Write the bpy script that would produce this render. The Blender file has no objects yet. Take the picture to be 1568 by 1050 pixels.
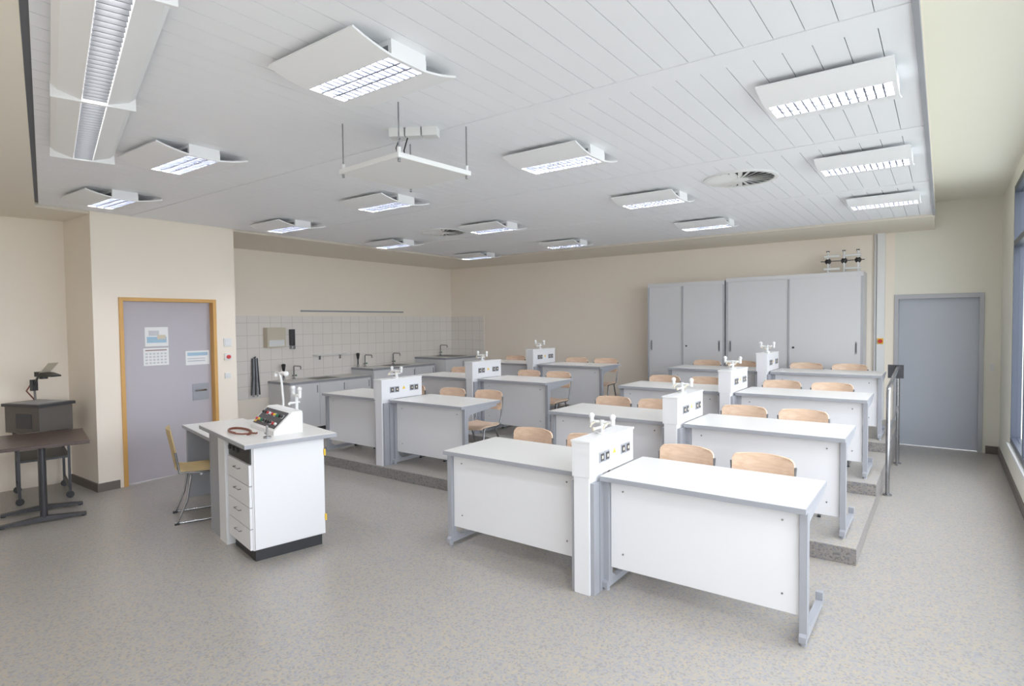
import bpy, math, random
from mathutils import Matrix, Vector
random.seed(3)
sc=bpy.context.scene
try:
    sc.view_settings.view_transform='Standard'
    sc.view_settings.look='None'
    sc.view_settings.gamma=1.13
    sc.view_settings.exposure=0.04
except Exception: pass

# ------------------------------------------------------------------ materials
def lin(c):
    c=c/255.0
    return c/12.92 if c<=0.04045 else ((c+0.055)/1.055)**2.4
def col(r,g,b): return (lin(r),lin(g),lin(b),1)
MATS={}
def mat(name,rgb,rough=0.5,metal=0.0,emis=None,strength=0,noise=0.03,nscale=8,spec=0.5):
    if name in MATS: return MATS[name]
    m=bpy.data.materials.new(name);m.use_nodes=True
    nt=m.node_tree;b=nt.nodes['Principled BSDF']
    b.inputs['Roughness'].default_value=rough;b.inputs['Metallic'].default_value=metal
    b.inputs['Specular IOR Level'].default_value=spec
    c=col(*rgb);b.inputs['Base Color'].default_value=c
    if noise>0:
        tc=nt.nodes.new('ShaderNodeTexCoord');n=nt.nodes.new('ShaderNodeTexNoise');n.inputs['Scale'].default_value=nscale
        n.inputs['Detail'].default_value=4
        mx=nt.nodes.new('ShaderNodeMix');mx.data_type='RGBA'
        mx.inputs['A'].default_value=tuple(v*(1-noise) for v in c[:3])+(1,)
        mx.inputs['B'].default_value=tuple(min(1,v*(1+noise)) for v in c[:3])+(1,)
        nt.links.new(tc.outputs['Object'],n.inputs['Vector']);nt.links.new(n.outputs['Fac'],mx.inputs['Factor'])
        nt.links.new(mx.outputs['Result'],b.inputs['Base Color'])
    if emis:
        b.inputs['Emission Color'].default_value=col(*emis);b.inputs['Emission Strength'].default_value=strength
    MATS[name]=m;return m

M_wall=mat('wall_paint_cream',(248,237,222),0.85,noise=0.01,nscale=3)
M_wallr=mat('wall_paint_offwhite',(238,235,222),0.85,noise=0.01,nscale=3)
M_plaster=mat('ceiling_plaster',(236,227,212),0.9,noise=0.012,nscale=3)
M_metalc=mat('ceiling_metal_white',(246,247,252),0.5,noise=0.005,nscale=2)
M_dark=mat('dark_gap',(130,132,140),0.8,noise=0)
M_vdark=mat('diffuser_void',(60,60,64),0.8,noise=0)
M_white=mat('white_laminate',(226,226,229),0.35,noise=0.008,nscale=4)
M_top=mat('white_desktop_laminate',(221,220,216),0.3,noise=0.01,nscale=6)
M_edge=mat('grey_edging',(150,152,159),0.4,noise=0.01)
M_alu=mat('aluminium_profile',(158,160,167),0.4,0.15,noise=0.02)
M_steel=mat('steel_tube',(150,150,152),0.25,0.85,noise=0.02)
M_black=mat('black_plastic',(26,26,28),0.4,noise=0.02)
M_plinth=mat('black_plinth',(32,32,36),0.45,noise=0.02)
M_wpl=mat('white_plastic',(231,231,230),0.35,noise=0.005)
M_lampw=mat('lamp_white_sheet',(242,242,244),0.5,noise=0.003)
M_cab=mat('cabinet_grey_laminate',(212,211,213),0.4,noise=0.01)
M_cabf=mat('cabinet_grey_frame',(174,175,181),0.4,0.1,noise=0.01)
M_doorl=mat('door_lilac_grey',(180,174,182),0.45,noise=0.015)
M_doorr=mat('door_blue_grey',(182,187,198),0.35,noise=0.015)
M_frame=mat('door_frame_ochre_wood',(210,158,84),0.5,noise=0.06,nscale=20)
M_base=mat('baseboard_brown_grey',(104,95,89),0.6,noise=0.03)
M_red=mat('red_button',(200,30,30),0.4,noise=0)
M_yel=mat('yellow_label',(235,190,40),0.5,noise=0)
M_green=mat('green_plastic',(40,130,90),0.5,noise=0)
M_blue=mat('blue_print',(158,190,212),0.6,noise=0)
M_paper=mat('paper',(236,236,236),0.8,noise=0.01)
M_lgrey=mat('light_grey_print',(200,202,206),0.8,noise=0.01)
M_dtable=mat('dark_brown_tabletop',(64,46,40),0.3,noise=0.12,nscale=12)
M_dgrey=mat('dark_grey_metal',(54,54,58),0.4,0.2,noise=0.03)
M_ohp=mat('projector_brown_grey',(84,78,73),0.5,noise=0.03)
M_beige=mat('beige_plastic',(208,197,176),0.5,noise=0.01)
M_brown=mat('brown_rubber',(112,56,38),0.5,noise=0.05)
M_wframe=mat('window_frame_anthracite',(60,66,80),0.4,0.2,noise=0.02)
M_lampon=mat('lamp_tube_emitter',(255,255,255),0.5,emis=(245,247,255),strength=330,noise=0)
M_lampdim=mat('lamp_emitter_linear',(255,255,255),0.5,emis=(250,250,246),strength=5.0,noise=0)
M_mirror=mat('louver_aluminium',(98,100,108),0.35,0.6,noise=0)
M_refl=mat('lamp_reflector',(134,136,142),0.4,0.5,noise=0)
M_sticky=mat('ochre_chair_wood',(190,164,112),0.45,noise=0.05)

def wood():
    m=bpy.data.materials.new('beech_plywood');m.use_nodes=True;nt=m.node_tree;b=nt.nodes['Principled BSDF']
    tc=nt.nodes.new('ShaderNodeTexCoord');mp=nt.nodes.new('ShaderNodeMapping');mp.inputs['Scale'].default_value=(4,30,30)
    n=nt.nodes.new('ShaderNodeTexNoise');n.inputs['Scale'].default_value=2;n.inputs['Detail'].default_value=5
    r=nt.nodes.new('ShaderNodeValToRGB');r.color_ramp.elements[0].color=col(218,180,148);r.color_ramp.elements[1].color=col(235,204,176)
    r.color_ramp.elements[0].position=.3;r.color_ramp.elements[1].position=.7
    L=nt.links.new;L(tc.outputs['Object'],mp.inputs[0]);L(mp.outputs[0],n.inputs['Vector']);L(n.outputs['Fac'],r.inputs[0]);L(r.outputs[0],b.inputs['Base Color'])
    b.inputs['Roughness'].default_value=.35
    return m
M_wood=wood()
def floor_mat(name,a,bc,c3,dk=.78):
    m=bpy.data.materials.new(name);m.use_nodes=True;nt=m.node_tree;b=nt.nodes['Principled BSDF'];L=nt.links.new
    tc=nt.nodes.new('ShaderNodeTexCoord')
    v=nt.nodes.new('ShaderNodeTexVoronoi');v.inputs['Scale'].default_value=95
    L(tc.outputs['Object'],v.inputs['Vector'])
    sp=nt.nodes.new('ShaderNodeSeparateColor');L(v.outputs['Color'],sp.inputs[0])
    r=nt.nodes.new('ShaderNodeValToRGB');r.color_ramp.interpolation='CONSTANT'
    e=r.color_ramp.elements
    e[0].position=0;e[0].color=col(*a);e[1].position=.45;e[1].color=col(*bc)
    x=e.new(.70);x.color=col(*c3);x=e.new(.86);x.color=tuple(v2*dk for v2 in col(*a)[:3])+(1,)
    L(sp.outputs[0],r.inputs[0])
    n=nt.nodes.new('ShaderNodeTexNoise');n.inputs['Scale'].default_value=1.1;n.inputs['Detail'].default_value=3;L(tc.outputs['Object'],n.inputs['Vector'])
    mx=nt.nodes.new('ShaderNodeMix');mx.data_type='RGBA';mx.blend_type='MULTIPLY';mx.inputs['Factor'].default_value=1
    rr=nt.nodes.new('ShaderNodeMapRange');rr.inputs['To Min'].default_value=.95;rr.inputs['To Max'].default_value=1.04;L(n.outputs['Fac'],rr.inputs[0])
    L(r.outputs[0],mx.inputs['A']);L(rr.outputs[0],mx.inputs['B']);L(mx.outputs['Result'],b.inputs['Base Color'])
    b.inputs['Roughness'].default_value=.33;b.inputs['Specular IOR Level'].default_value=.5
    return m
M_floor=floor_mat('speckled_linoleum',(153,149,144),(165,153,134),(141,141,147))
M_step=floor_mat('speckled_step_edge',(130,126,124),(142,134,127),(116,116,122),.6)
def tile_mat(name,axis):
    m=bpy.data.materials.new(name);m.use_nodes=True;nt=m.node_tree;b=nt.nodes['Principled BSDF'];L=nt.links.new
    tc=nt.nodes.new('ShaderNodeTexCoord');s=nt.nodes.new('ShaderNodeSeparateXYZ');L(tc.outputs['Object'],s.inputs[0])
    cb=nt.nodes.new('ShaderNodeCombineXYZ');L(s.outputs[axis],cb.inputs[0]);L(s.outputs['Z'],cb.inputs[1])
    br=nt.nodes.new('ShaderNodeTexBrick');br.offset=0;br.squash=1
    br.inputs['Scale'].default_value=1;br.inputs['Brick Width'].default_value=.2;br.inputs['Row Height'].default_value=.2
    br.inputs['Mortar Size'].default_value=.003;br.inputs['Mortar Smooth'].default_value=.1
    br.inputs['Color1'].default_value=col(238,231,224);br.inputs['Color2'].default_value=col(241,234,227);br.inputs['Mortar'].default_value=col(200,193,186)
    L(cb.outputs[0],br.inputs['Vector']);L(br.outputs['Color'],b.inputs['Base Color']);b.inputs['Roughness'].default_value=.2
    return m
M_tileY=tile_mat('wall_tiles_side','Y');M_tileX=tile_mat('wall_tiles_back','X')
def glass():
    m=bpy.data.materials.new('window_glass');m.use_nodes=True;nt=m.node_tree;nt.nodes.clear()
    o=nt.nodes.new('ShaderNodeOutputMaterial');t=nt.nodes.new('ShaderNodeBsdfTransparent');g=nt.nodes.new('ShaderNodeBsdfGlossy')
    g.inputs['Roughness'].default_value=.02;t.inputs[0].default_value=(.93,.95,.97,1)
    mx=nt.nodes.new('ShaderNodeMixShader');mx.inputs[0].default_value=.08
    nt.links.new(t.outputs[0],mx.inputs[1]);nt.links.new(g.outputs[0],mx.inputs[2]);nt.links.new(mx.outputs[0],o.inputs[0]);return m
M_glass=glass()
M_bounce=mat('bounce_ground_pale',(158,160,154),0.9,noise=.08,nscale=1.5)  # pale neutral tone for the added outdoor bounce plane

# ------------------------------------------------------------------ builder
class B:
    def __init__(s): s.v=[];s.f=[];s.m=[];s.sm=[];s.mats=[]
    def mi(s,m):
        if m not in s.mats: s.mats.append(m)
        return s.mats.index(m)
    def add(s,vs,fs,m,smooth=False,M=None):
        o=len(s.v);k=s.mi(m)
        for v in vs:
            v=Vector(v)
            if M is not None: v=M@v
            s.v.append(tuple(v))
        for f in fs: s.f.append(tuple(i+o for i in f));s.m.append(k);s.sm.append(smooth)
    def box(s,x0,x1,y0,y1,z0,z1,m,M=None):
        vs=[(x0,y0,z0),(x1,y0,z0),(x1,y1,z0),(x0,y1,z0),(x0,y0,z1),(x1,y0,z1),(x1,y1,z1),(x0,y1,z1)]
        s.add(vs,[(0,3,2,1),(4,5,6,7),(0,1,5,4),(1,2,6,5),(2,3,7,6),(3,0,4,7)],m,M=M)
    def prism(s,poly,z0,z1,m,M=None):
        n=len(poly);vs=[(p[0],p[1],z0) for p in poly]+[(p[0],p[1],z1) for p in poly]
        fs=[tuple(reversed(range(n))),tuple(range(n,2*n))]+[(i,(i+1)%n,n+(i+1)%n,n+i) for i in range(n)]
        s.add(vs,fs,m,M=M)
    def sect(s,prof,a0,a1,axis,m,smooth=False,M=None):
        n=len(prof)
        f=(lambda a,p:(a,p[0],p[1])) if axis=='x' else (lambda a,p:(p[0],a,p[1]))
        vs=[f(a0,p) for p in prof]+[f(a1,p) for p in prof]
        s.add(vs,[(i,(i+1)%n,n+(i+1)%n,n+i) for i in range(n)],m,smooth,M)
        s.add(vs,[tuple(range(n)),tuple(reversed(range(n,2*n)))],m,False,M)
    def tube(s,pts,r,m,seg=10,M=None,r2=None):
        pts=[Vector(p) for p in pts];n=len(pts);vs=[]
        prev=None
        for i,p in enumerate(pts):
            if i==0:t=pts[1]-p
            elif i==n-1:t=p-pts[i-1]
            else:t=(pts[i+1]-p).normalized()+(p-pts[i-1]).normalized()
            t.normalize()
            if prev is None:
                a=Vector((0,0,1)) if abs(t.z)<.9 else Vector((1,0,0))
                u=t.cross(a).normalized()
            else:
                u=(prev-t*prev.dot(t)).normalized()
            prev=u;w=t.cross(u)
            rr=r if r2 is None else r+(r2-r)*i/(n-1)
            for k in range(seg):
                an=2*math.pi*k/seg;vs.append(p+u*math.cos(an)*rr+w*math.sin(an)*rr)
        fs=[(i*seg+k,i*seg+(k+1)%seg,(i+1)*seg+(k+1)%seg,(i+1)*seg+k) for i in range(n-1) for k in range(seg)]
        s.add(vs,fs,m,True,M)
        s.add(vs,[tuple(reversed(range(seg))),tuple(range((n-1)*seg,n*seg))],m,False,M)
    def ball(s,c,r,m,M=None,sz=1):
        vs=[];n=12;k=8
        for i in range(k+1):
            th=math.pi*i/k
            for j in range(n):
                ph=2*math.pi*j/n;vs.append((c[0]+r*math.sin(th)*math.cos(ph),c[1]+r*math.sin(th)*math.sin(ph),c[2]+r*sz*math.cos(th)))
        s.add(vs,[(i*n+j,(i+1)*n+j,(i+1)*n+(j+1)%n,i*n+(j+1)%n) for i in range(k) for j in range(n)],m,True,M)
    def sheet(s,grid,th,m,M=None,smooth=True):
        R=len(grid);C=len(grid[0]);g=[[Vector(p) for p in r] for r in grid]
        top=[];bot=[]
        for i in range(R):
            for j in range(C):
                a=g[min(i+1,R-1)][j]-g[max(i-1,0)][j];b=g[i][min(j+1,C-1)]-g[i][max(j-1,0)]
                n=a.cross(b).normalized();top.append(g[i][j]+n*th/2);bot.append(g[i][j]-n*th/2)
        N=R*C;fs=[];es=[]
        for i in range(R-1):
            for j in range(C-1):
                q=(i*C+j,(i+1)*C+j,(i+1)*C+j+1,i*C+j+1);fs.append(q);fs.append(tuple(N+k for k in reversed(q)))
        for i in range(R-1):
            es.append((i*C,N+i*C,N+(i+1)*C,(i+1)*C));es.append((i*C+C-1,(i+1)*C+C-1,N+(i+1)*C+C-1,N+i*C+C-1))
        for j in range(C-1):
            es.append((j,j+1,N+j+1,N+j));k=(R-1)*C;es.append((k+j,N+k+j,N+k+j+1,k+j+1))
        s.add(top+bot,fs,m,smooth,M);s.add(top+bot,es,m,False,M)
    def mesh(s,name):
        me=bpy.data.meshes.new(name);me.from_pydata(s.v,[],s.f)
        for m in s.mats: me.materials.append(m)
        me.polygons.foreach_set('material_index',s.m);me.polygons.foreach_set('use_smooth',s.sm);me.update();return me
    def obj(s,name,loc=(0,0,0),rot=0,bevel=0,parent=None):
        return inst(s.mesh(name),name,loc,rot,bevel,parent)
def inst(me,name,loc=(0,0,0),rot=0,bevel=0,parent=None):
    o=bpy.data.objects.new(name,me);sc.collection.objects.link(o);o.location=loc;o.rotation_euler=(0,0,rot)
    if bevel:
        md=o.modifiers.new('bevel','BEVEL');md.width=bevel;md.segments=2;md.limit_method='ANGLE';md.angle_limit=math.radians(50)
    if parent:o.parent=parent
    return o
def arc(cx,cy,r,a0,a1,n):
    return [(cx+r*math.cos(a0+(a1-a0)*i/n),cy+r*math.sin(a0+(a1-a0)*i/n)) for i in range(n+1)]

# ------------------------------------------------------------------ room constants
XL=-8.82; YB=9.77; XR=0.60; XD=-7.24; ZC=2.95; ZM=2.975; ZH=3.31; XE=-0.10
MXL=-7.26; MYB=8.5
def fy(x): return .7-(x+2.7)*.275     # front edge of metal ceiling (slanted)
def wy(x): return -1.2-.275*x         # front wall line
T=.2
b=B();b.box(-9.1,XR+.3,-1.9,YB+.3,-.1,0,M_floor);b.obj('floor')
b=B();b.box(XR+.31,60,-50,60,-.5,-.4,M_bounce);b.obj('added_bounce_ground')  # outdoor plane added to block sky light from below and bounce light inside
# stepped tiers of the raised floor
def plat(name,x0,x1,y0,y1,z0,z1):
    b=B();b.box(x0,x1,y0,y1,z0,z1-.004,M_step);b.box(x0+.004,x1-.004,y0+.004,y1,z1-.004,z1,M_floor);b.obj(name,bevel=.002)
RX=-.48
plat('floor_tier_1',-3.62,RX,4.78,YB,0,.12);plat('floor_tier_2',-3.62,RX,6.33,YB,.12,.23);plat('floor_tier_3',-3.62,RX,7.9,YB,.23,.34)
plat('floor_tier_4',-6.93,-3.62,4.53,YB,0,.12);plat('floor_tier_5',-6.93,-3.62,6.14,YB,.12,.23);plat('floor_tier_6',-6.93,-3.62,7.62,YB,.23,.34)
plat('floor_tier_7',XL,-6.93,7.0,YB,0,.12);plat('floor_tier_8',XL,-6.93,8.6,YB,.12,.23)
# back wall with door opening
DX0,DX1,DZ=-.55,.43,2.09
b=B();b.box(XL-T,DX0,YB,YB+T,0,3.6,M_wall);b.box(DX1,XR+T,YB,YB+T,0,3.6,M_wallr);b.box(DX0,DX1,YB,YB+T,DZ,3.6,M_wallr)
b.obj('wall_back')
b=B();b.box(XL-T,XL,3.96,YB+T,0,3.6,M_wall);b.obj('wall_left')
LY0,LY1=2.66,3.70
b=B()
b.box(XD-T,XD,2.41,LY0,0,ZC+.3,M_wall);b.box(XD-T,XD,LY1,3.96,0,ZC+.3,M_wall);b.box(XD-T,XD,LY0,LY1,2.07,ZC+.3,M_wall)
b.box(-8.2,XD-T,2.41,2.41+.15,0,ZC+.3,M_wall);b.box(XL,XD-T,3.81,3.96,0,ZC+.3,M_wall)
b.obj('wall_left_projection')
b=B();b.prism([(-8.02,2.41),(-8.2,2.41),(-8.5,1.0),(-8.3,1.0)],0,ZC+.3,M_wall);b.obj('wall_left_front')
b=B();b.prism([(-8.5,wy(-8.5)),(XR+T,wy(XR+T)),(XR+T,wy(XR+T)-.2),(-8.5,wy(-8.5)-.2)],0,3.6,M_wall);b.obj('wall_front')
WY0,WY1,WZ0,WZ1=-1.1,8.35,.40,3.16
b=B();b.box(XR,XR+T,-1.6,YB+T,0,WZ0,M_wallr);b.box(XR,XR+T,WY1,YB,WZ0,3.6,M_wallr);b.box(XR,XR+T,-1.6,WY1,WZ1,3.6,M_wallr);b.box(XR,XR+T,-1.6,WY0,WZ0,WZ1,M_wallr)
b.obj('wall_right')
nwin=8;w=(WY1-WY0)/nwin
for i in range(nwin):
    y0=WY0+i*w;y1=y0+w;b=B();t=.035
    b.box(XR+.005,XR+.09,y0,y0+t,WZ0,WZ1,M_wframe);b.box(XR+.005,XR+.09,y1-t,y1,WZ0,WZ1,M_wframe)
    b.box(XR+.005,XR+.09,y0+t,y1-t,WZ0,WZ0+.06,M_wframe);b.box(XR+.005,XR+.09,y0+t,y1-t,WZ1-.06,WZ1,M_wframe);b.box(XR+.005,XR+.09,y0+t,y1-t,2.52,2.58,M_wframe)
    b.box(XR+.05,XR+.056,y0+t,y1-t,WZ0+.06,2.52,M_glass);b.box(XR+.05,XR+.056,y0+t,y1-t,2.58,WZ1-.06,M_glass)
    b.obj('window_%d'%(i+1))
b=B();b.box(XR-.03,XR+.005,WY0,WY1,WZ0-.03,WZ0,M_wpl);b.obj('trim_window_sill',bevel=.003)
# ceilings
b=B()
b.box(XL-T,MXL,.4,YB+T,ZC,3.5,M_plaster);b.box(MXL,XE,MYB,YB+T,ZC,3.5,M_plaster)
b.prism([(MXL,wy(MXL)-.4),(XE,wy(XE)-.4),(XE,fy(XE)),(MXL,fy(MXL))],ZC,3.5,M_plaster)
b.box(XE-.05,XE,fy(XE),MYB,ZM+.012,3.5,M_plaster)
b.box(XE,XR+T,-1.9,YB+T,ZH,3.5,M_wallr)
b.obj('ceiling')
b=B();g=.004;pitch=.125
beams=[2.86,4.66,6.5]
x=XE-.012
while x>MXL+.05:
    xa=max(x-pitch+g,MXL+.02);ys=[fy((x+xa)/2)+.03]
    for bm in beams: ys+=[bm-.08,bm+.08]
    ys.append(MYB-.025)
    for k in range(0,len(ys),2):
        if k==0:
            b.prism([(xa,fy(xa)+.03),(x,fy(x)+.03),(x,ys[1]),(xa,ys[1])],ZM,ZM+.02,M_metalc)
        else: b.box(xa,x,ys[k],ys[k+1],ZM,ZM+.02,M_metalc)
    x-=pitch
for bm in beams: b.box(MXL+.02,XE-.012,bm-.077,bm+.077,ZM-.004,ZM+.02,M_metalc)
b.box(XE-.012,XE+.012,fy(XE)+.03,MYB-.02,ZM-.02,ZM+.03,M_edge)
b.obj('ceiling_metal_panels')
b=B();b.prism([(MXL,fy(MXL)),(XE-.05,fy(XE)),(XE-.05,MYB),(MXL,MYB)],ZM+.024,ZM+.05,M_dark);b.obj('ceiling_void_lining')

b=B();b.box(XL,XL+.01,4.0,YB-.01,.6,1.91,M_tileY);b.obj('trim_wall_tiles_left')
b=B();b.box(XL+.01,-7.88,YB-.01,YB,.6,1.91,M_tileX);b.obj('trim_wall_tiles_back')
b=B();b.box(XL,XL+.02,5.97,8.32,1.985,2.01,M_edge);b.obj('trim_wall_rail',bevel=.002)
b=B();b.box(XD,XD+.015,2.41,LY0-.05,0,.09,M_base);b.box(-8.0,XD+.015,2.395,2.41,0,.09,M_base);b.box(XD,XD+.015,LY1+.05,3.96,0,.09,M_base);b.obj('baseboard_left')
b=B();b.box(-.65,DX0-.03,YB-.015,YB,0,.1,M_base);b.box(DX1+.03,XR,YB-.015,YB,0,.1,M_base);b.obj('baseboard_back')
b=B();b.box(XR-.015,XR,-1.3,YB,0,.1,M_base);b.obj('baseboard_right')
b=B();b.box(-.79,-.76,YB-.05,YB,.34,ZC,M_cab);b.box(-.755,-.66,YB-.08,YB,0,ZC,M_wpl);b.obj('trim_cable_trunking',bevel=.003)

# left door
b=B();b.box(XD-.11,XD-.07,LY0+.03,LY1-.03,.005,2.04,M_doorl)
b.box(XD-.069,XD-.06,3.44,3.63,.86,1.06,M_edge);b.tube([(XD-.065,3.58,.98),(XD-.02,3.58,.98),(XD-.02,3.46,.98)],.01,M_steel)
b.obj('door_1')
b=B();b.box(XD-.14,XD+.02,LY0-.01,LY0+.03,0,2.08,M_frame);b.box(XD-.14,XD+.02,LY1-.03,LY1+.01,0,2.08,M_frame);b.box(XD-.14,XD+.02,LY0+.03,LY1-.03,2.04,2.08,M_frame)
b.obj('trim_door_frame_left',bevel=.002)
xx=XD-.069
b=B();b.box(xx,xx+.003,2.93,3.18,1.53,1.75,M_paper);b.box(xx+.003,xx+.004,2.95,3.16,1.57,1.64,M_blue);b.box(xx+.003,xx+.004,2.97,3.08,1.65,1.71,M_lgrey);b.box(xx+.004,xx+.005,3.06,3.15,1.61,1.66,M_beige);b.obj('wall_poster')
b=B();b.box(xx,xx+.003,2.91,3.18,1.31,1.51,M_paper)
for i in range(4):
    for j in range(6): b.box(xx+.003,xx+.004,2.93+j*.04,2.955+j*.04,1.33+i*.035,1.35+i*.035,M_lgrey)
b.box(xx+.003,xx+.004,2.93,3.16,1.48,1.49,M_brown);b.obj('wall_calendar')
b=B();b.box(xx,xx+.003,3.37,3.65,1.29,1.46,M_paper);b.box(xx+.003,xx+.004,3.39,3.63,1.40,1.44,M_blue);b.box(xx+.003,xx+.004,3.39,3.60,1.33,1.345,M_lgrey);b.box(xx+.003,xx+.004,3.39,3.60,1.36,1.372,M_lgrey);b.obj('door_notice')
b=B();b.box(XD,XD+.015,3.80,3.89,1.50,1.60,M_wpl);b.box(XD+.015,XD+.02,3.815,3.875,1.515,1.585,M_wpl);b.obj('light_switch',bevel=.002)
b=B();b.box(XD,XD+.03,3.80,3.88,1.33,1.41,M_wpl);b.tube([(XD+.03,3.84,1.37),(XD+.05,3.84,1.37)],.025,M_red);b.obj('emergency_button',bevel=.002)
b=B();b.box(XD,XD+.02,3.80,3.87,1.1,1.17,M_wpl);b.obj('wall_socket',bevel=.002)
# right door
b=B();b.box(DX0+.05,DX1-.05,YB+.08,YB+.12,.005,2.03,M_doorr);b.obj('door_2')
b=B();b.box(DX0,DX0+.05,YB-.02,YB+.15,0,DZ,M_cabf);b.box(DX1-.05,DX1,YB-.02,YB+.15,0,DZ,M_cabf);b.box(DX0+.05,DX1-.05,YB-.02,YB+.15,2.03,DZ,M_cabf);b.obj('trim_door_frame_right',bevel=.002)
b=B();b.box(-.74,-.67,YB-.1,YB-.08,1.41,1.49,M_yel);b.tube([(-.705,YB-.1,1.45),(-.705,YB-.125,1.45)],.028,M_red);b.obj('emergency_button')
b=B();b.box(.49,.54,YB-.02,YB,1.08,1.16,M_wpl);b.obj('thermostat',bevel=.002)

# ------------------------------------------------------------------ square ceiling lamps
def lampmesh():
    b=B();W=.30;H=.31;zc=-.048;top=-.028
    def zf(y): return zc*(1-(y/H)**2)
    for s in (-1,1):
        grid=[]
        for i in range(9):
            y=s*(.105+(H-.105)*i/8);z=zf(y)+top
            grid.append([(-W,y,z),(-W/2,y,z),(0,y,z),(W/2,y,z),(W,y,z)])
        b.sheet(grid,.010,M_lampw)
    z0=zf(.105)+top
    b.box(-W,-W+.02,-.105,.105,z0-.006,z0+.046,M_lampw);b.box(W-.02,W,-.105,.105,z0-.006,z0+.046,M_lampw)
    b.box(-W+.02,W-.02,-.106,-.101,z0-.004,z0+.046,M_refl);b.box(-W+.02,W-.02,.101,.106,z0-.004,z0+.046,M_refl)
    n=14
    for i in range(1,n):
        x=-W+.02+(2*W-.04)*i/n
        b.box(x-.0035,x+.0035,-.100,.100,z0-.004,z0+.020,M_mirror)
    for y in (-.033,.033): b.box(-W+.02,W-.02,y-.005,y+.005,z0-.0045,z0+.022,M_mirror)
    for y in (-.066,0,.066): b.tube([(-W+.024,y,z0+.033),(W-.024,y,z0+.033)],.005,M_lampon,6)
    b.box(-W+.02,W-.02,-.101,.101,z0+.042,z0+.046,M_refl)
    b.box(-W+.002,W-.002,-.104,.104,z0+.046,0,M_lampw)
    return b.mesh('square_ceiling_lamp')
LM=lampmesh()
cs=[(-2.25,1.9),(-4.45,2.08),(-6.35,2.3),(-2.3,3.78),(-4.5,4.03),(-6.45,4.22),(-.5,3.58),(-.5,5.3),(-.5,7.15),(-2.33,5.58),(-2.4,7.43),(-4.6,5.9),(-6.65,6.13),(-4.68,7.83),(-6.73,8.18),(-.5,1.8)]
for cx,cy in cs: inst(LM,'square_ceiling_lamp',(cx*.985,cy*.985,ZM))
# linear whiteboard lamp
b=B();Lg=3.9;hw=.175
prof=[(-hw,-.03),(-.15,-.055),(-.055,-.085),(-.05,-.05),(.05,-.05),(.055,-.085),(.15,-.055),(hw,-.03),(.09,0),(-.09,0)]
b.sect(prof,0,Lg,'x',M_lampw)
b.box(.02,Lg-.02,-.032,.032,-.058,-.052,M_lampdim)
i=.03
while i<Lg: b.box(i,i+.005,-.05,.05,-.088,-.062,M_refl);i+=.05
for xx2 in (0,1.28,2.56,3.88): b.box(xx2-.004,xx2+.012,-hw-.003,hw+.003,-.093,0,M_lampw)
ang=math.atan2(-.27,.963)
b.obj('linear_ceiling_lamp',(-4.72,1.545,ZM-.0),ang)
# swirl diffusers
def diff():
    b=B();n=40
    ro,ri=.30,.27
    vs=[];fs=[]
    for k in range(n):
        a=2*math.pi*k/n;c,s=math.cos(a),math.sin(a);vs+=[(ro*c,ro*s,0),(ro*c,ro*s,-.012),(ri*c,ri*s,-.012),(ri*c,ri*s,0)]
    for k in range(n):
        p=4*k;q=4*((k+1)%n)
        fs+=[(p,q,q+1,p+1),(p+1,q+1,q+2,p+2),(p+2,q+2,q+3,p+3)]
    b.add(vs,fs,M_wpl)
    b.prism(arc(0,0,.27,0,2*math.pi,39)[:-1],-.002,-.0005,M_vdark)
    b.prism(arc(0,0,.07,0,2*math.pi,19)[:-1],-.014,-.002,M_wpl)
    for k in range(24):
        a=2*math.pi*k/24
        M=Matrix.Rotation(a,4,'Z')@Matrix.Translation((.165,0,-.009))@Matrix.Rotation(math.radians(20),4,'X')
        b.box(-.1,.105,-.018,.018,-.0012,.0012,M_wpl,M=M)
    return b.mesh('ceiling_air_diffuser')
DM=diff()
inst(DM,'ceiling_air_diffuser',(-1.42,5.28,ZM));inst(DM,'ceiling_air_diffuser',(-5.38,5.82,ZM))

# hanging panel with rods
b=B();px,py=-2.68,2.57;hs=.285
b.box(-hs,hs,-hs,hs,-.03,0,M_wpl)
for sx,sy in ((-1,-1),(1,-1),(1,1),(-1,1)):
    X,Y=sx*(hs-.02),sy*(hs-.02);b.tube([(X,Y,-.02),(X,Y,ZM-2.70)],.004,M_steel,8);b.tube([(X,Y,0),(X,Y,.03)],.012,M_wpl,8);b.tube([(X,Y,-.05),(X,Y,-.03)],.008,M_steel,8)
b.obj('suspended_projector_shelf',(px,py,2.70),math.radians(-4),bevel=.004)
b=B()
for i in range(3): b.box(-.16+i*.105,-.065+i*.105,-.04,.04,-.055,0,M_wpl)
b.tube([(-.1,0,-.05),(-.12,-.02,-.12),(-.1,-.03,-.2),(-.06,-.03,-.24)],.005,M_black,6);b.tube([(-.05,0,-.05),(-.07,-.02,-.14),(-.04,-.03,-.24)],.005,M_black,6)
b.obj('ceiling_junction_box',(-2.68,2.66,ZM),math.radians(30),bevel=.003)

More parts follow.
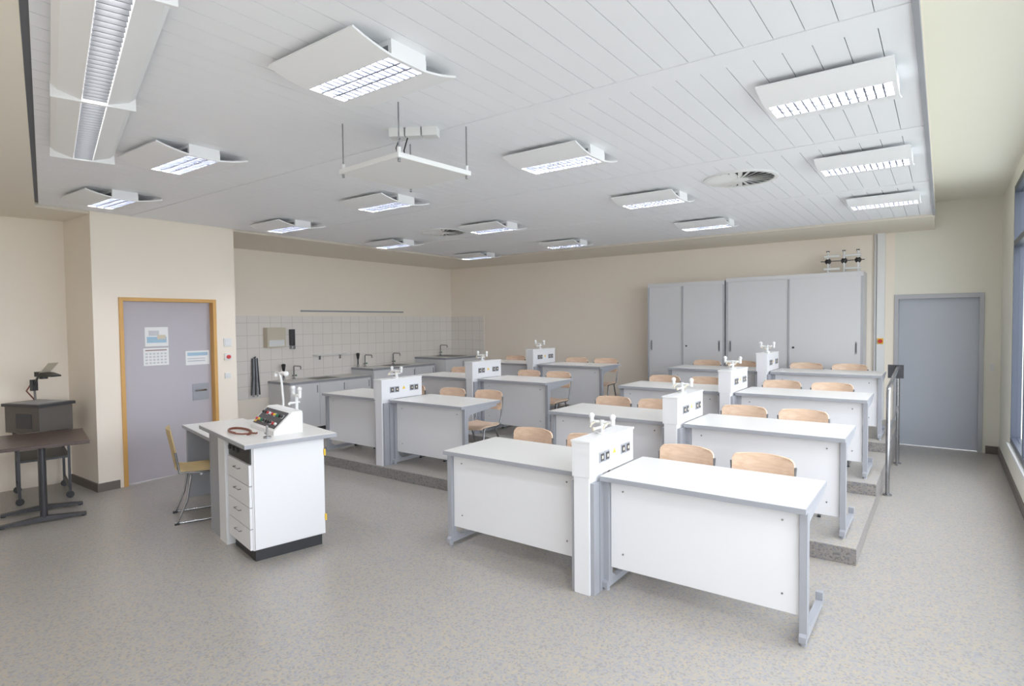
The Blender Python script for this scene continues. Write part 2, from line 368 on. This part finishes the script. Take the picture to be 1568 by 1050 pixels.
# ------------------------------------------------------------------ desks
def deskmesh(Wd):
    b=B();h=Wd/2;D=.68
    b.box(-h,h,0,D,.728,.758,M_edge);b.box(-h+.003,h-.003,.003,D-.003,.758,.760,M_top)
    b.box(-h+.045,h-.045,.075,.093,.15,.725,M_white)
    for sx in (-1,1):
        xo=sx*(h-.02);x0,x1=xo-.02,xo+.02
        b.box(x0,x1,.05,.105,.035,.728,M_alu)
        b.box(x0-.002,x1+.002,.073,.080,.05,.72,M_edge)
        prof=[(.105,.60),(.14,.655),(.60,.70),(.62,.728),(.105,.728)]
        b.sect(prof,x0+.004,x1-.004,'x',M_alu)
        prof=[(.03,.02),(.03,.055),(.105,.10),(.16,.062),(.60,.052),(.60,.02)]
        b.sect(prof,x0+.002,x1-.002,'x',M_alu)
        b.box(x0,x1,.56,.60,.03,.10,M_alu)
        for yy in (.06,.575): b.tube([(xo,yy,0),(xo,yy,.022)],.02,M_edge,10)
    for sx in (-1,1):
        for zz in (.25,.66): b.tube([(sx*(h-.13),.076,zz),(sx*(h-.13),.071,zz)],.006,M_steel,8)
    return b.mesh('student_lab_desk')
DR=deskmesh(1.215);DLm=deskmesh(1.11)
def colmesh():
    b=B()
    b.box(-.055,.055,-.09,.10,0,.762,M_white)
    for s in (-1,1):
        x0,x1=(.056,.082) if s>0 else (-.082,-.056)
        b.box(x0,x1,-.075,.0,0,.725,M_alu);b.box(x0,x1,.008,.06,0,.725,M_alu)
    b.box(-.066,.066,-.095,.55,.762,.985,M_white)
    b.box(-.072,.072,-.101,.556,.985,.997,M_wpl)
    for s in (-1,1):
        def fx(a,c): return (a,c) if s>0 else (-c,-a)
        for yy in (.03,.105,.345,.42):
            xa,xb=fx(.066,.072);b.box(xa,xb,yy,yy+.066,.835,.905,M_edge)
            xa,xb=fx(.072,.075);b.box(xa,xb,yy+.010,yy+.056,.845,.895,M_dgrey)
            xa,xb=fx(.075,.077);b.box(xa,xb,yy+.023,yy+.043,.860,.880,M_beige)
        xv=s*.0665
        b.add([(xv,.225,.865),(xv,.275,.865),(xv,.25,.905)],[(0,1,2)],M_yel)
    c=(0,.2)
    b.tube([(0,c[1],.995),(0,c[1],1.01)],.035,M_wpl,16);b.tube([(0,c[1],1.01),(0,c[1],1.09)],.014,M_wpl,12)
    b.tube([(-.08,c[1],1.075),(.08,c[1],1.075)],.011,M_wpl,12)
    for sx in (-1,1):
        b.tube([(sx*.08,c[1],1.06),(sx*.08,c[1],1.105)],.015,M_wpl,12);b.ball((sx*.08,c[1],1.115),.020,M_wpl)
        b.tube([(sx*.05,c[1],1.075),(sx*.05,c[1]-.06,1.065),(sx*.05,c[1]-.075,1.045)],.006,M_beige,8)
    b.tube([(0,c[1]+.06,1.045),(0,c[1]-.12,1.045)],.008,M_wpl,10);b.ball((0,c[1]-.12,1.045),.013,M_beige)
    return b.mesh('lab_service_column')
CM=colmesh()
def chairmesh():
    b=B()
    g=[]
    for i in range(7):
        y=-.19+.38*i/6;row=[]
        for j in range(9):
            u=-1+2*j/8;wd=.20-.015*(1 if i in(0,6) else 0)
            z=.445-.012*math.cos(u*math.pi/2)+(-.02 if i==0 else 0)+( .008 if i==6 else 0)
            row.append((u*wd,y,z))
        g.append(row)
    b.sheet(g,.011,M_wood)
    g=[];zs=[.605,.63,.68,.73,.785,.815,.83]
    for i,z in enumerate(zs):
        wd=[.185,.20,.205,.205,.205,.196,.175][i];row=[]
        for j in range(11):
            u=-1+2*j/10;row.append((u*wd,.225+.02*(z-.60)/.2-.045*u*u+.0,z-.012*u*u*(1 if i>4 else 0)))
        g.append(row)
    b.sheet(g,.011,M_wood)
    r=.0105
    for s in (-1,1):
        x=s*.19
        b.tube([(x,-.20,.012),(x,.24,.012)],r,M_steel,10)
        b.tube([(x,-.19,.012),(x,-.20,.03),(x,-.15,.25),(x,-.13,.415),(x,-.10,.43),(x,.12,.43),(x,.17,.45),(x,.195,.52),(x*1.10,.20,.765)],r,M_steel,10)
        b.tube([(x,.235,.012),(x,.22,.05),(x,.08,.43)],r,M_steel,10)
        b.box(x-.012,x+.012,-.205,-.185,0,.012,M_black);b.box(x-.012,x+.012,.215,.235,0,.012,M_black)
    b.tube([(-.19,-.12,.426),(.19,-.12,.426)],r,M_steel,10);b.tube([(-.19,.1,.426),(.19,.1,.426)],r,M_steel,10)
    return b.mesh('wooden_student_chair')
CH=chairmesh()
def row(xs,me,y,z,xc):
    for x in xs: inst(me,'student_lab_desk',(x,y,z),0,.002)
    inst(CM,'lab_service_column',(xc,y-.005,z),0,.003)
    for x in xs:
        for o in (-.34,.19):
            inst(CH,'wooden_student_chair',(x+o+random.uniform(-.02,.02),y+.67+random.uniform(-.02,.03),z),random.uniform(-.05,.05))
for y,z in ((3.38,0),(4.91,.12),(6.46,.23),(8.04,.34)): row((-2.5525,-1.1775),DR,y,z,-1.865)
for y,z in ((4.65,.12),(6.27,.23),(7.75,.34)): row((-5.895,-4.625),DLm,y,z,-5.26)

# ------------------------------------------------------------------ storage cabinets
b=B();z0,z1=.34,2.40;yf=9.30
def cab(x0,x1,xm,zt):
    b.box(x0,x1,yf+.02,YB-.01,z0,zt-.06,M_cab)
    b.box(x0,x1,yf-.01,YB-.01,zt-.06,zt,M_cab)
    b.box(x0,x0+.03,yf-.005,yf+.02,z0,zt-.06,M_cabf);b.box(x1-.03,x1,yf-.005,yf+.02,z0,zt-.06,M_cabf);b.box(x0+.03,x1-.03,yf-.005,yf+.02,z0,z0+.07,M_cabf)
    b.box(x0+.03,xm+.01,yf+.008,yf+.02,z0+.07,zt-.06,M_cab);b.box(xm+.0,x1-.03,yf-.004,yf+.008,z0+.07,zt-.06,M_cab)
    b.box(xm-.022,xm-.0,yf-.008,yf+.008,z0+.07,zt-.06,M_cabf)
    for xh in (x0+.06,x1-.09):
        b.box(xh,xh+.022,yf-.012,yf-.004,1.28,1.45,M_edge);b.box(xh+.006,xh+.016,yf-.014,yf-.012,1.30,1.43,M_dgrey)
    b.tube([(xm+.05,yf-.004,1.36),(xm+.05,yf-.02,1.36)],.014,M_dgrey)
cab(-3.99,-2.73,-3.38,2.38);cab(-2.71,-.88,-1.80,2.41)
b.obj('storage_cabinet',bevel=.002)
b=B()
for i,x in enumerate((-1.33,-1.13,-.96)):
    for yy in (9.42,9.56):
        b.tube([(x,yy,2.41),(x,yy,2.68+.02*(i==2))],.011,M_wpl,8)
    b.ball((x,9.44,2.58),.042,M_black);b.ball((x,9.42,2.70),.018,M_wpl);b.box(x-.02,x+.02,9.41,9.43,2.71,2.725,M_dgrey)
b.tube([(-1.42,9.42,2.58),(-.88,9.42,2.58)],.006,M_dgrey,8)
for z in (2.47,2.65): b.tube([(-1.38,9.42,z),(-1.18,9.42,z)],.017,M_wpl,8);b.tube([(-1.12,9.42,z),(-.92,9.42,z)],.017,M_wpl,8)
b.box(-1.39,-.91,9.40,9.58,2.41,2.425,M_wpl)
b.obj('molecule_model_rack')

# ------------------------------------------------------------------ sink counters
def counter(y0,y1,x1,zb,zt,nd,nm='lab_sink_counter'):
    b=B();b.box(XL+.012,x1-.02,y0+.01,y1,zb+.1,zt-.04,M_white);b.box(XL+.012,x1-.06,y0+.03,y1,zb,zb+.1,M_plinth)
    b.box(XL+.012,x1,y0,y1,zt-.04,zt-.003,M_edge);b.box(XL+.015,x1-.004,y0+.004,y1-.004,zt-.003,zt,M_top)
    n=nd;w=(y1-y0-.02)/n
    for i in range(n):
        ya=y0+.012+i*w;b.box(x1-.02,x1-.002,ya+.002,ya+w-.004,zb+.11,zt-.05,M_white);b.box(x1-.002,x1+.012,ya+w-.05,ya+w-.04,zt-.2,zt-.08,M_edge)
    ys=(y0+y1)/2
    b.box(XL+.15,x1-.1,ys-.22,ys+.22,zt,zt+.004,M_steel);b.box(XL+.19,x1-.14,ys-.18,ys+.18,zt+.002,zt+.006,M_dgrey)
    return b.obj(nm,bevel=.002)
counter(5.33,6.95,-8.2,0,.86,3);counter(7.0,8.58,-8.2,.12,.97,3);counter(8.62,YB-.01,-7.95,.23,1.08,2)
def tapm():
    b=B();b.tube([(0,0,0),(0,0,.02)],.025,M_steel,12)
    b.tube([(0,0,.02),(0,0,.2),(.02,0,.22),(.18,0,.22),(.195,0,.205),(.195,0,.17)],.011,M_steel,10)
    b.tube([(0,-.03,.06),(0,.03,.06)],.012,M_steel,10);b.ball((0,.04,.06),.016,M_green);return b.mesh('lab_water_tap')
TM=tapm()
for y,z in ((5.75,.86),(7.25,.97),(7.95,.97),(9.3,1.08)): inst(TM,'lab_water_tap',(XL+.1,y,z))
def eyem():
    b=B();b.tube([(0,0,0),(0,0,.05)],.02,M_steel,10);b.tube([(0,0,.05),(0,0,.17)],.014,M_dgrey,10);b.tube([(0,0,.15),(0,0,.25)],.02,M_black,12,r2=.035);b.ball((0,0,.25),.035,M_black,sz=.5);return b.mesh('eye_wash_shower')
EM=eyem()
for y,z in ((5.5,.86),(7.02,.97)): inst(EM,'eye_wash_shower',(XL+.12,y+.05,z))
b=B();b.box(XL+.01,XL+.13,5.27,5.60,1.40,1.72,M_beige);b.box(XL+.13,XL+.135,5.30,5.57,1.42,1.52,M_wpl);b.obj('paper_towel_dispenser',bevel=.01)
b=B();b.box(XL+.01,XL+.09,5.73,5.80,1.42,1.69,M_dgrey);b.box(XL+.01,XL+.10,5.735,5.795,1.36,1.42,M_steel);b.obj('soap_dispenser',bevel=.008)
b=B();b.box(XL+.01,XL+.15,6.18,6.88,1.225,1.24,M_wpl);b.box(XL+.01,XL+.03,6.3,6.33,1.15,1.225,M_steel);b.box(XL+.01,XL+.03,6.73,6.76,1.15,1.225,M_steel);b.obj('wall_shelf')
b=B()
for k in range(5):
    b.tube([(XL+.04,5.06+.02*k,1.24),(XL+.05,5.05+.025*k,.95),(XL+.06,5.02+.035*k,.66-.03*(k%2))],.012,M_edge if k%2 else M_dgrey,8)
b.tube([(XL+.0,5.1,1.24),(XL+.06,5.1,1.26)],.012,M_steel);b.obj('hanging_rubber_hoses')

# ------------------------------------------------------------------ teacher demonstration bench
O=(-4.02,2.24,0);RT=math.radians(-12)
b=B()
b.box(-1.20,0,0,.70,.868,.897,M_edge);b.box(-1.197,-.003,.003,.697,.897,.900,M_top)
b.box(-.60,-.09,.075,.63,.09,.868,M_white)
b.box(-.58,-.11,.095,.61,0,.09,M_plinth)
b.box(-.598,-.092,.064,.0745,.735,.862,M_black)
for i in range(4):
    za=.095+i*.16;b.box(-.598,-.095,.055,.0745,za,za+.153,M_white);b.tube([(-.40,.055,za+.10),(-.40,.035,za+.10),(-.29,.035,za+.10),(-.29,.055,za+.10)],.005,M_steel,8)
for i in range(3): b.tube([(-.55+i*.09,.064,.80),(-.55+i*.09,.05,.80)],.018,M_dgrey,10)
b.box(-.09,-.075,.085,.62,.10,.86,M_white)
for zz in (.2,.72): b.box(-.088,-.066,.622,.634,zz,zz+.05,M_yel)
b.box(-.80,-.62,.04,.60,0,.868,M_white)
b.box(-.83,-.80,.05,.62,0,.868,M_alu);b.box(-1.07,-.83,.06,.62,0,.868,M_white);b.box(-1.09,-1.07,.05,.62,0,.868,M_alu);b.box(-1.06,-.84,.05,.06,.0,.868,M_edge)
b.box(-2.35,-1.10,.12,.72,.715,.745,M_edge);b.box(-2.347,-1.10,.123,.717,.745,.747,M_top)
b.box(-2.33,-2.29,.15,.69,0,.715,M_alu);b.box(-2.29,-1.09,.64,.66,.2,.715,M_white)
b.obj('teacher_demonstration_bench',O,RT,bevel=.002)
b=B();cw=.27
prof=[(-.11,0),(-.11,.03),(.04,.17),(.12,.17),(.12,0)]
b.sect(prof,-cw,cw,'x',M_wpl)
sl=math.atan2(.14,.15);MM=Matrix.Translation((0,-.11,.03))@Matrix.Rotation(sl,4,'X')
b.box(-.24,.24,.02,.185,0,.005,M_dgrey,M=MM)
cols=[M_red,M_black,M_yel,M_black,M_green,M_red,M_black,M_wpl,M_black]
for i in range(9):
    for j in range(2):
        X=-.21+i*.052;Y=.06+j*.075
        if (i+j)%3==0: b.box(X-.018,X+.018,Y-.018,Y+.018,.005,.010,M_edge,M=MM)
        b.tube([(X,Y,.005),(X,Y,.02)],.011,cols[(i*2+j)%9],10,M=MM)
b.box(-.235,-.19,.03,.07,.005,.009,M_yel,M=MM)
Mb=Matrix.Rotation(RT,4,'Z')
def tl(x,y,z=.9):
    v=Mb@Vector((x,y,0));return (O[0]+v.x,O[1]+v.y,z)
b.obj('power_supply_console',tl(-.50,.40),RT,bevel=.003)
b=B()
b.tube([(0,0,0),(0,0,.012)],.035,M_wpl,16);b.tube([(0,0,0),(0,0,.26)],.014,M_wpl,12)
b.tube([(-.08,0,.25),(.08,0,.25)],.012,M_wpl,12)
for s in(-1,1): b.tube([(s*.07,0,.235),(s*.07,0,.30)],.015,M_wpl,12);b.ball((s*.07,0,.31),.020,M_wpl)
b.tube([(0,.025,.19),(0,-.06,.19),(0,-.07,.175)],.01,M_wpl,10)
b.obj('laboratory_gas_tap',tl(-.62,.63),RT)
b=B();b.tube([(0,0,0),(0,0,.02)],.03,M_wpl,14)
b.tube([(0,0,.02),(0.0,0,.2),(-.03,0,.36),(-.06,0,.42),(-.10,0,.43),(-.16,0,.43)],.010,M_wpl,10)
b.tube([(-.02,0,.43),(.07,0,.43)],.018,M_wpl,12);b.ball((.08,0,.43),.024,M_wpl);b.tube([(-.16,0,.43),(-.16,0,.39)],.014,M_wpl,10)
b.obj('laboratory_water_tap',tl(-.85,.60),RT)
b=B();pts=[(.17*math.cos(a)*(1+.04*math.sin(3*a)),.07*math.sin(a),.008+.006*(a/6.28)) for a in [k*2*math.pi/24 for k in range(0,45)]]
b.tube(pts,.007,M_brown,8);b.tube([(.17,.02,.02),(.24,.05,.02),(.28,.04,.03)],.007,M_brown,8)
b.obj('rubber_hose',tl(-.56,.14),RT)
b=B();b.tube([(0,0,0),(0,0,.012)],.03,M_steel,14);b.tube([(0,0,.01),(0,0,.09)],.008,M_steel,10);b.tube([(0,0,.03),(-.05,0,.03)],.006,M_steel,8);b.ball((0,0,.09),.010,M_steel);b.obj('bunsen_burner',tl(-.17,.22),RT)

# teacher chair
b=B();g=[]
prof=[(-.22,.44),(-.18,.455),(-.05,.45),(.10,.45),(.17,.46),(.20,.50),(.215,.58),(.235,.70),(.255,.80),(.26,.84)]
for i,(y,z) in enumerate(prof):
    rw=[];wd=.20 if i<5 else .20-.002*(i-5)**2
    for j in range(9):
        u=-1+2*j/8;rw.append((u*wd,y-(.03*u*u if i>5 else 0),z+(.012*u*u if i<5 else 0)))
    g.append(rw)
b.sheet(g,.010,M_sticky)
for s in(-1,1):
    x=s*.2;b.tube([(x,.2,.64),(x,.17,.46),(x,-.12,.44),(x,-.2,.40),(x,-.22,.05),(x,-.2,.014),(x,.22,.014)],.011,M_steel,10)
    b.tube([(x,.2,.014),(x,.12,.2),(x,.08,.43)],.011,M_steel,10)
    for yy in(-.18,.2): b.box(x-.014,x+.014,yy-.02,yy+.02,0,.02,M_black)
b.tube([(-.2,.0,.43),(.2,.0,.43)],.011,M_steel,10)
b.obj('teacher_chair',(-5.56,2.66,0),math.radians(158))

# ------------------------------------------------------------------ overhead projector trolley & side table
TX,TY=-7.60,2.03
b=B()
for x in(-.3,.3):
    for y in(-.2,.2):
        b.box(x-.012,x+.012,y-.012,y+.012,.07,.66,M_dgrey);b.tube([(x-.012,y,.035),(x+.012,y,.035)],.035,M_black,14)
b.box(-.33,.33,-.23,.23,.66,.68,M_dtable);b.box(-.31,.31,-.21,.21,.42,.44,M_dgrey);b.box(-.31,.31,-.01,.01,.10,.12,M_dgrey)
for y in(-.2,.2): b.box(-.3,.3,y-.012,y+.012,.10,.125,M_dgrey)
b.tube([(.33,-.2,.62),(.38,-.2,.72),(.38,.2,.72),(.33,.2,.62)],.01,M_steel,8)
b.obj('projector_trolley',(TX,TY,0),math.radians(-12))
b=B();b.box(-.26,.22,-.17,.17,.0,.27,M_ohp);b.box(-.28,.24,-.19,.19,.27,.30,M_dgrey);b.box(-.20,.17,-.15,.15,.30,.304,M_edge)
b.box(-.10,.12,-.176,-.17,.05,.2,M_dgrey)
b.tube([(-.24,.12,.28),(-.25,.12,.46),(-.14,.10,.60)],.011,M_steel,10);b.tube([(-.25,.12,.30),(-.31,.08,.4),(-.27,.12,.5)],.008,M_brown,8)
b.box(-.275,-.235,.09,.15,.40,.52,M_dgrey)
b.tube([(-.25,.12,.46),(-.08,.06,.59),(.06,.02,.60)],.010,M_dgrey,10)
b.sect([(.0,.57),(.0,.62),(.14,.61),(.24,.585),(.24,.57)],-.05,.05,'y',M_black)
b.tube([(.06,0,.57),(.06,0,.545)],.038,M_black,14)
MM=Matrix.Translation((.14,0,.66))@Matrix.Rotation(math.radians(-38),4,'Y');b.box(-.10,.09,-.05,.05,-.004,.004,M_beige,M=MM)
b.obj('overhead_projector',(TX,TY,.681),math.radians(20),bevel=.004)
b=B();b.box(-.42,.42,-.34,.34,.70,.73,M_dtable)
for x in(-.20,.22):
    b.tube([(x,0,.04),(x,0,.70)],.028,M_dgrey,14);b.sect([(-.31,.012),(-.31,.03),(-.03,.055),(.03,.055),(.31,.03),(.31,.012)],x-.025,x+.025,'x',M_dgrey)
    b.sect([(-.30,.70),(-.03,.67),(.03,.67),(.30,.70)],x-.02,x+.02,'x',M_dgrey)
    for y in(-.29,.29): b.tube([(x,y,0),(x,y,.014)],.02,M_black,10)
b.box(-.20,.22,-.015,.015,.60,.63,M_dgrey)
b.obj('side_table',(-6.76,1.80,0),math.radians(-14),bevel=.003)

# ------------------------------------------------------------------ stair railing
b=B()
X=-.43
b.tube([(X,6.9,.0),(X,6.9,1.02),(X,6.95,1.07),(X,7.6,1.12),(X,8.45,1.19),(X,8.5,1.14),(X,8.5,0)],.019,M_steel,12)
b.tube([(X,7.02,0),(X,7.02,1.03)],.012,M_steel,12)
b.tube([(X,8.38,0),(X,8.38,1.16)],.012,M_steel,12)
b.tube([(X,6.9,.6),(X,8.5,.72)],.012,M_steel,12)
for y in(6.9,8.5): b.tube([(X,y,0),(X,y,.012)],.04,M_steel,14)
b.box(-.53,-.37,8.36,8.38,1.05,1.21,M_dgrey)
b.obj('stair_railing')

# ------------------------------------------------------------------ world and lights
wd=bpy.data.worlds.new('world');sc.world=wd;wd.use_nodes=True;nt=wd.node_tree
bg=nt.nodes['Background'];bg.inputs[0].default_value=(.94,.97,1.0,1);bg.inputs[1].default_value=7.2
L=bpy.data.lights.new('window_portal','AREA');L.shape='RECTANGLE';L.size=WZ1-WZ0;L.size_y=WY1-WY0
L.cycles.is_portal=True
o=bpy.data.objects.new('window_portal',L);sc.collection.objects.link(o);o.location=(XR+.13,(WY0+WY1)/2,(WZ0+WZ1)/2);o.rotation_euler=(0,math.radians(90),0)

# ------------------------------------------------------------------ camera
yaw,p,r,f,h=.632,.0337,-.0103,920.2,1.754
F=Vector((-math.sin(yaw)*math.cos(p),math.cos(yaw)*math.cos(p),-math.sin(p)))
R=Vector((math.cos(yaw),math.sin(yaw),0));U=R.cross(F)
R2=R*math.cos(r)+U*math.sin(r);U2=-R*math.sin(r)+U*math.cos(r)
cd=bpy.data.cameras.new('camera');cd.sensor_width=36;cd.lens=36*f/1600;cd.clip_start=.05
co=bpy.data.objects.new('camera',cd);sc.collection.objects.link(co)
M=Matrix(((R2.x,U2.x,-F.x,0),(R2.y,U2.y,-F.y,0),(R2.z,U2.z,-F.z,h),(0,0,0,1)))
co.matrix_world=M
sc.camera=co
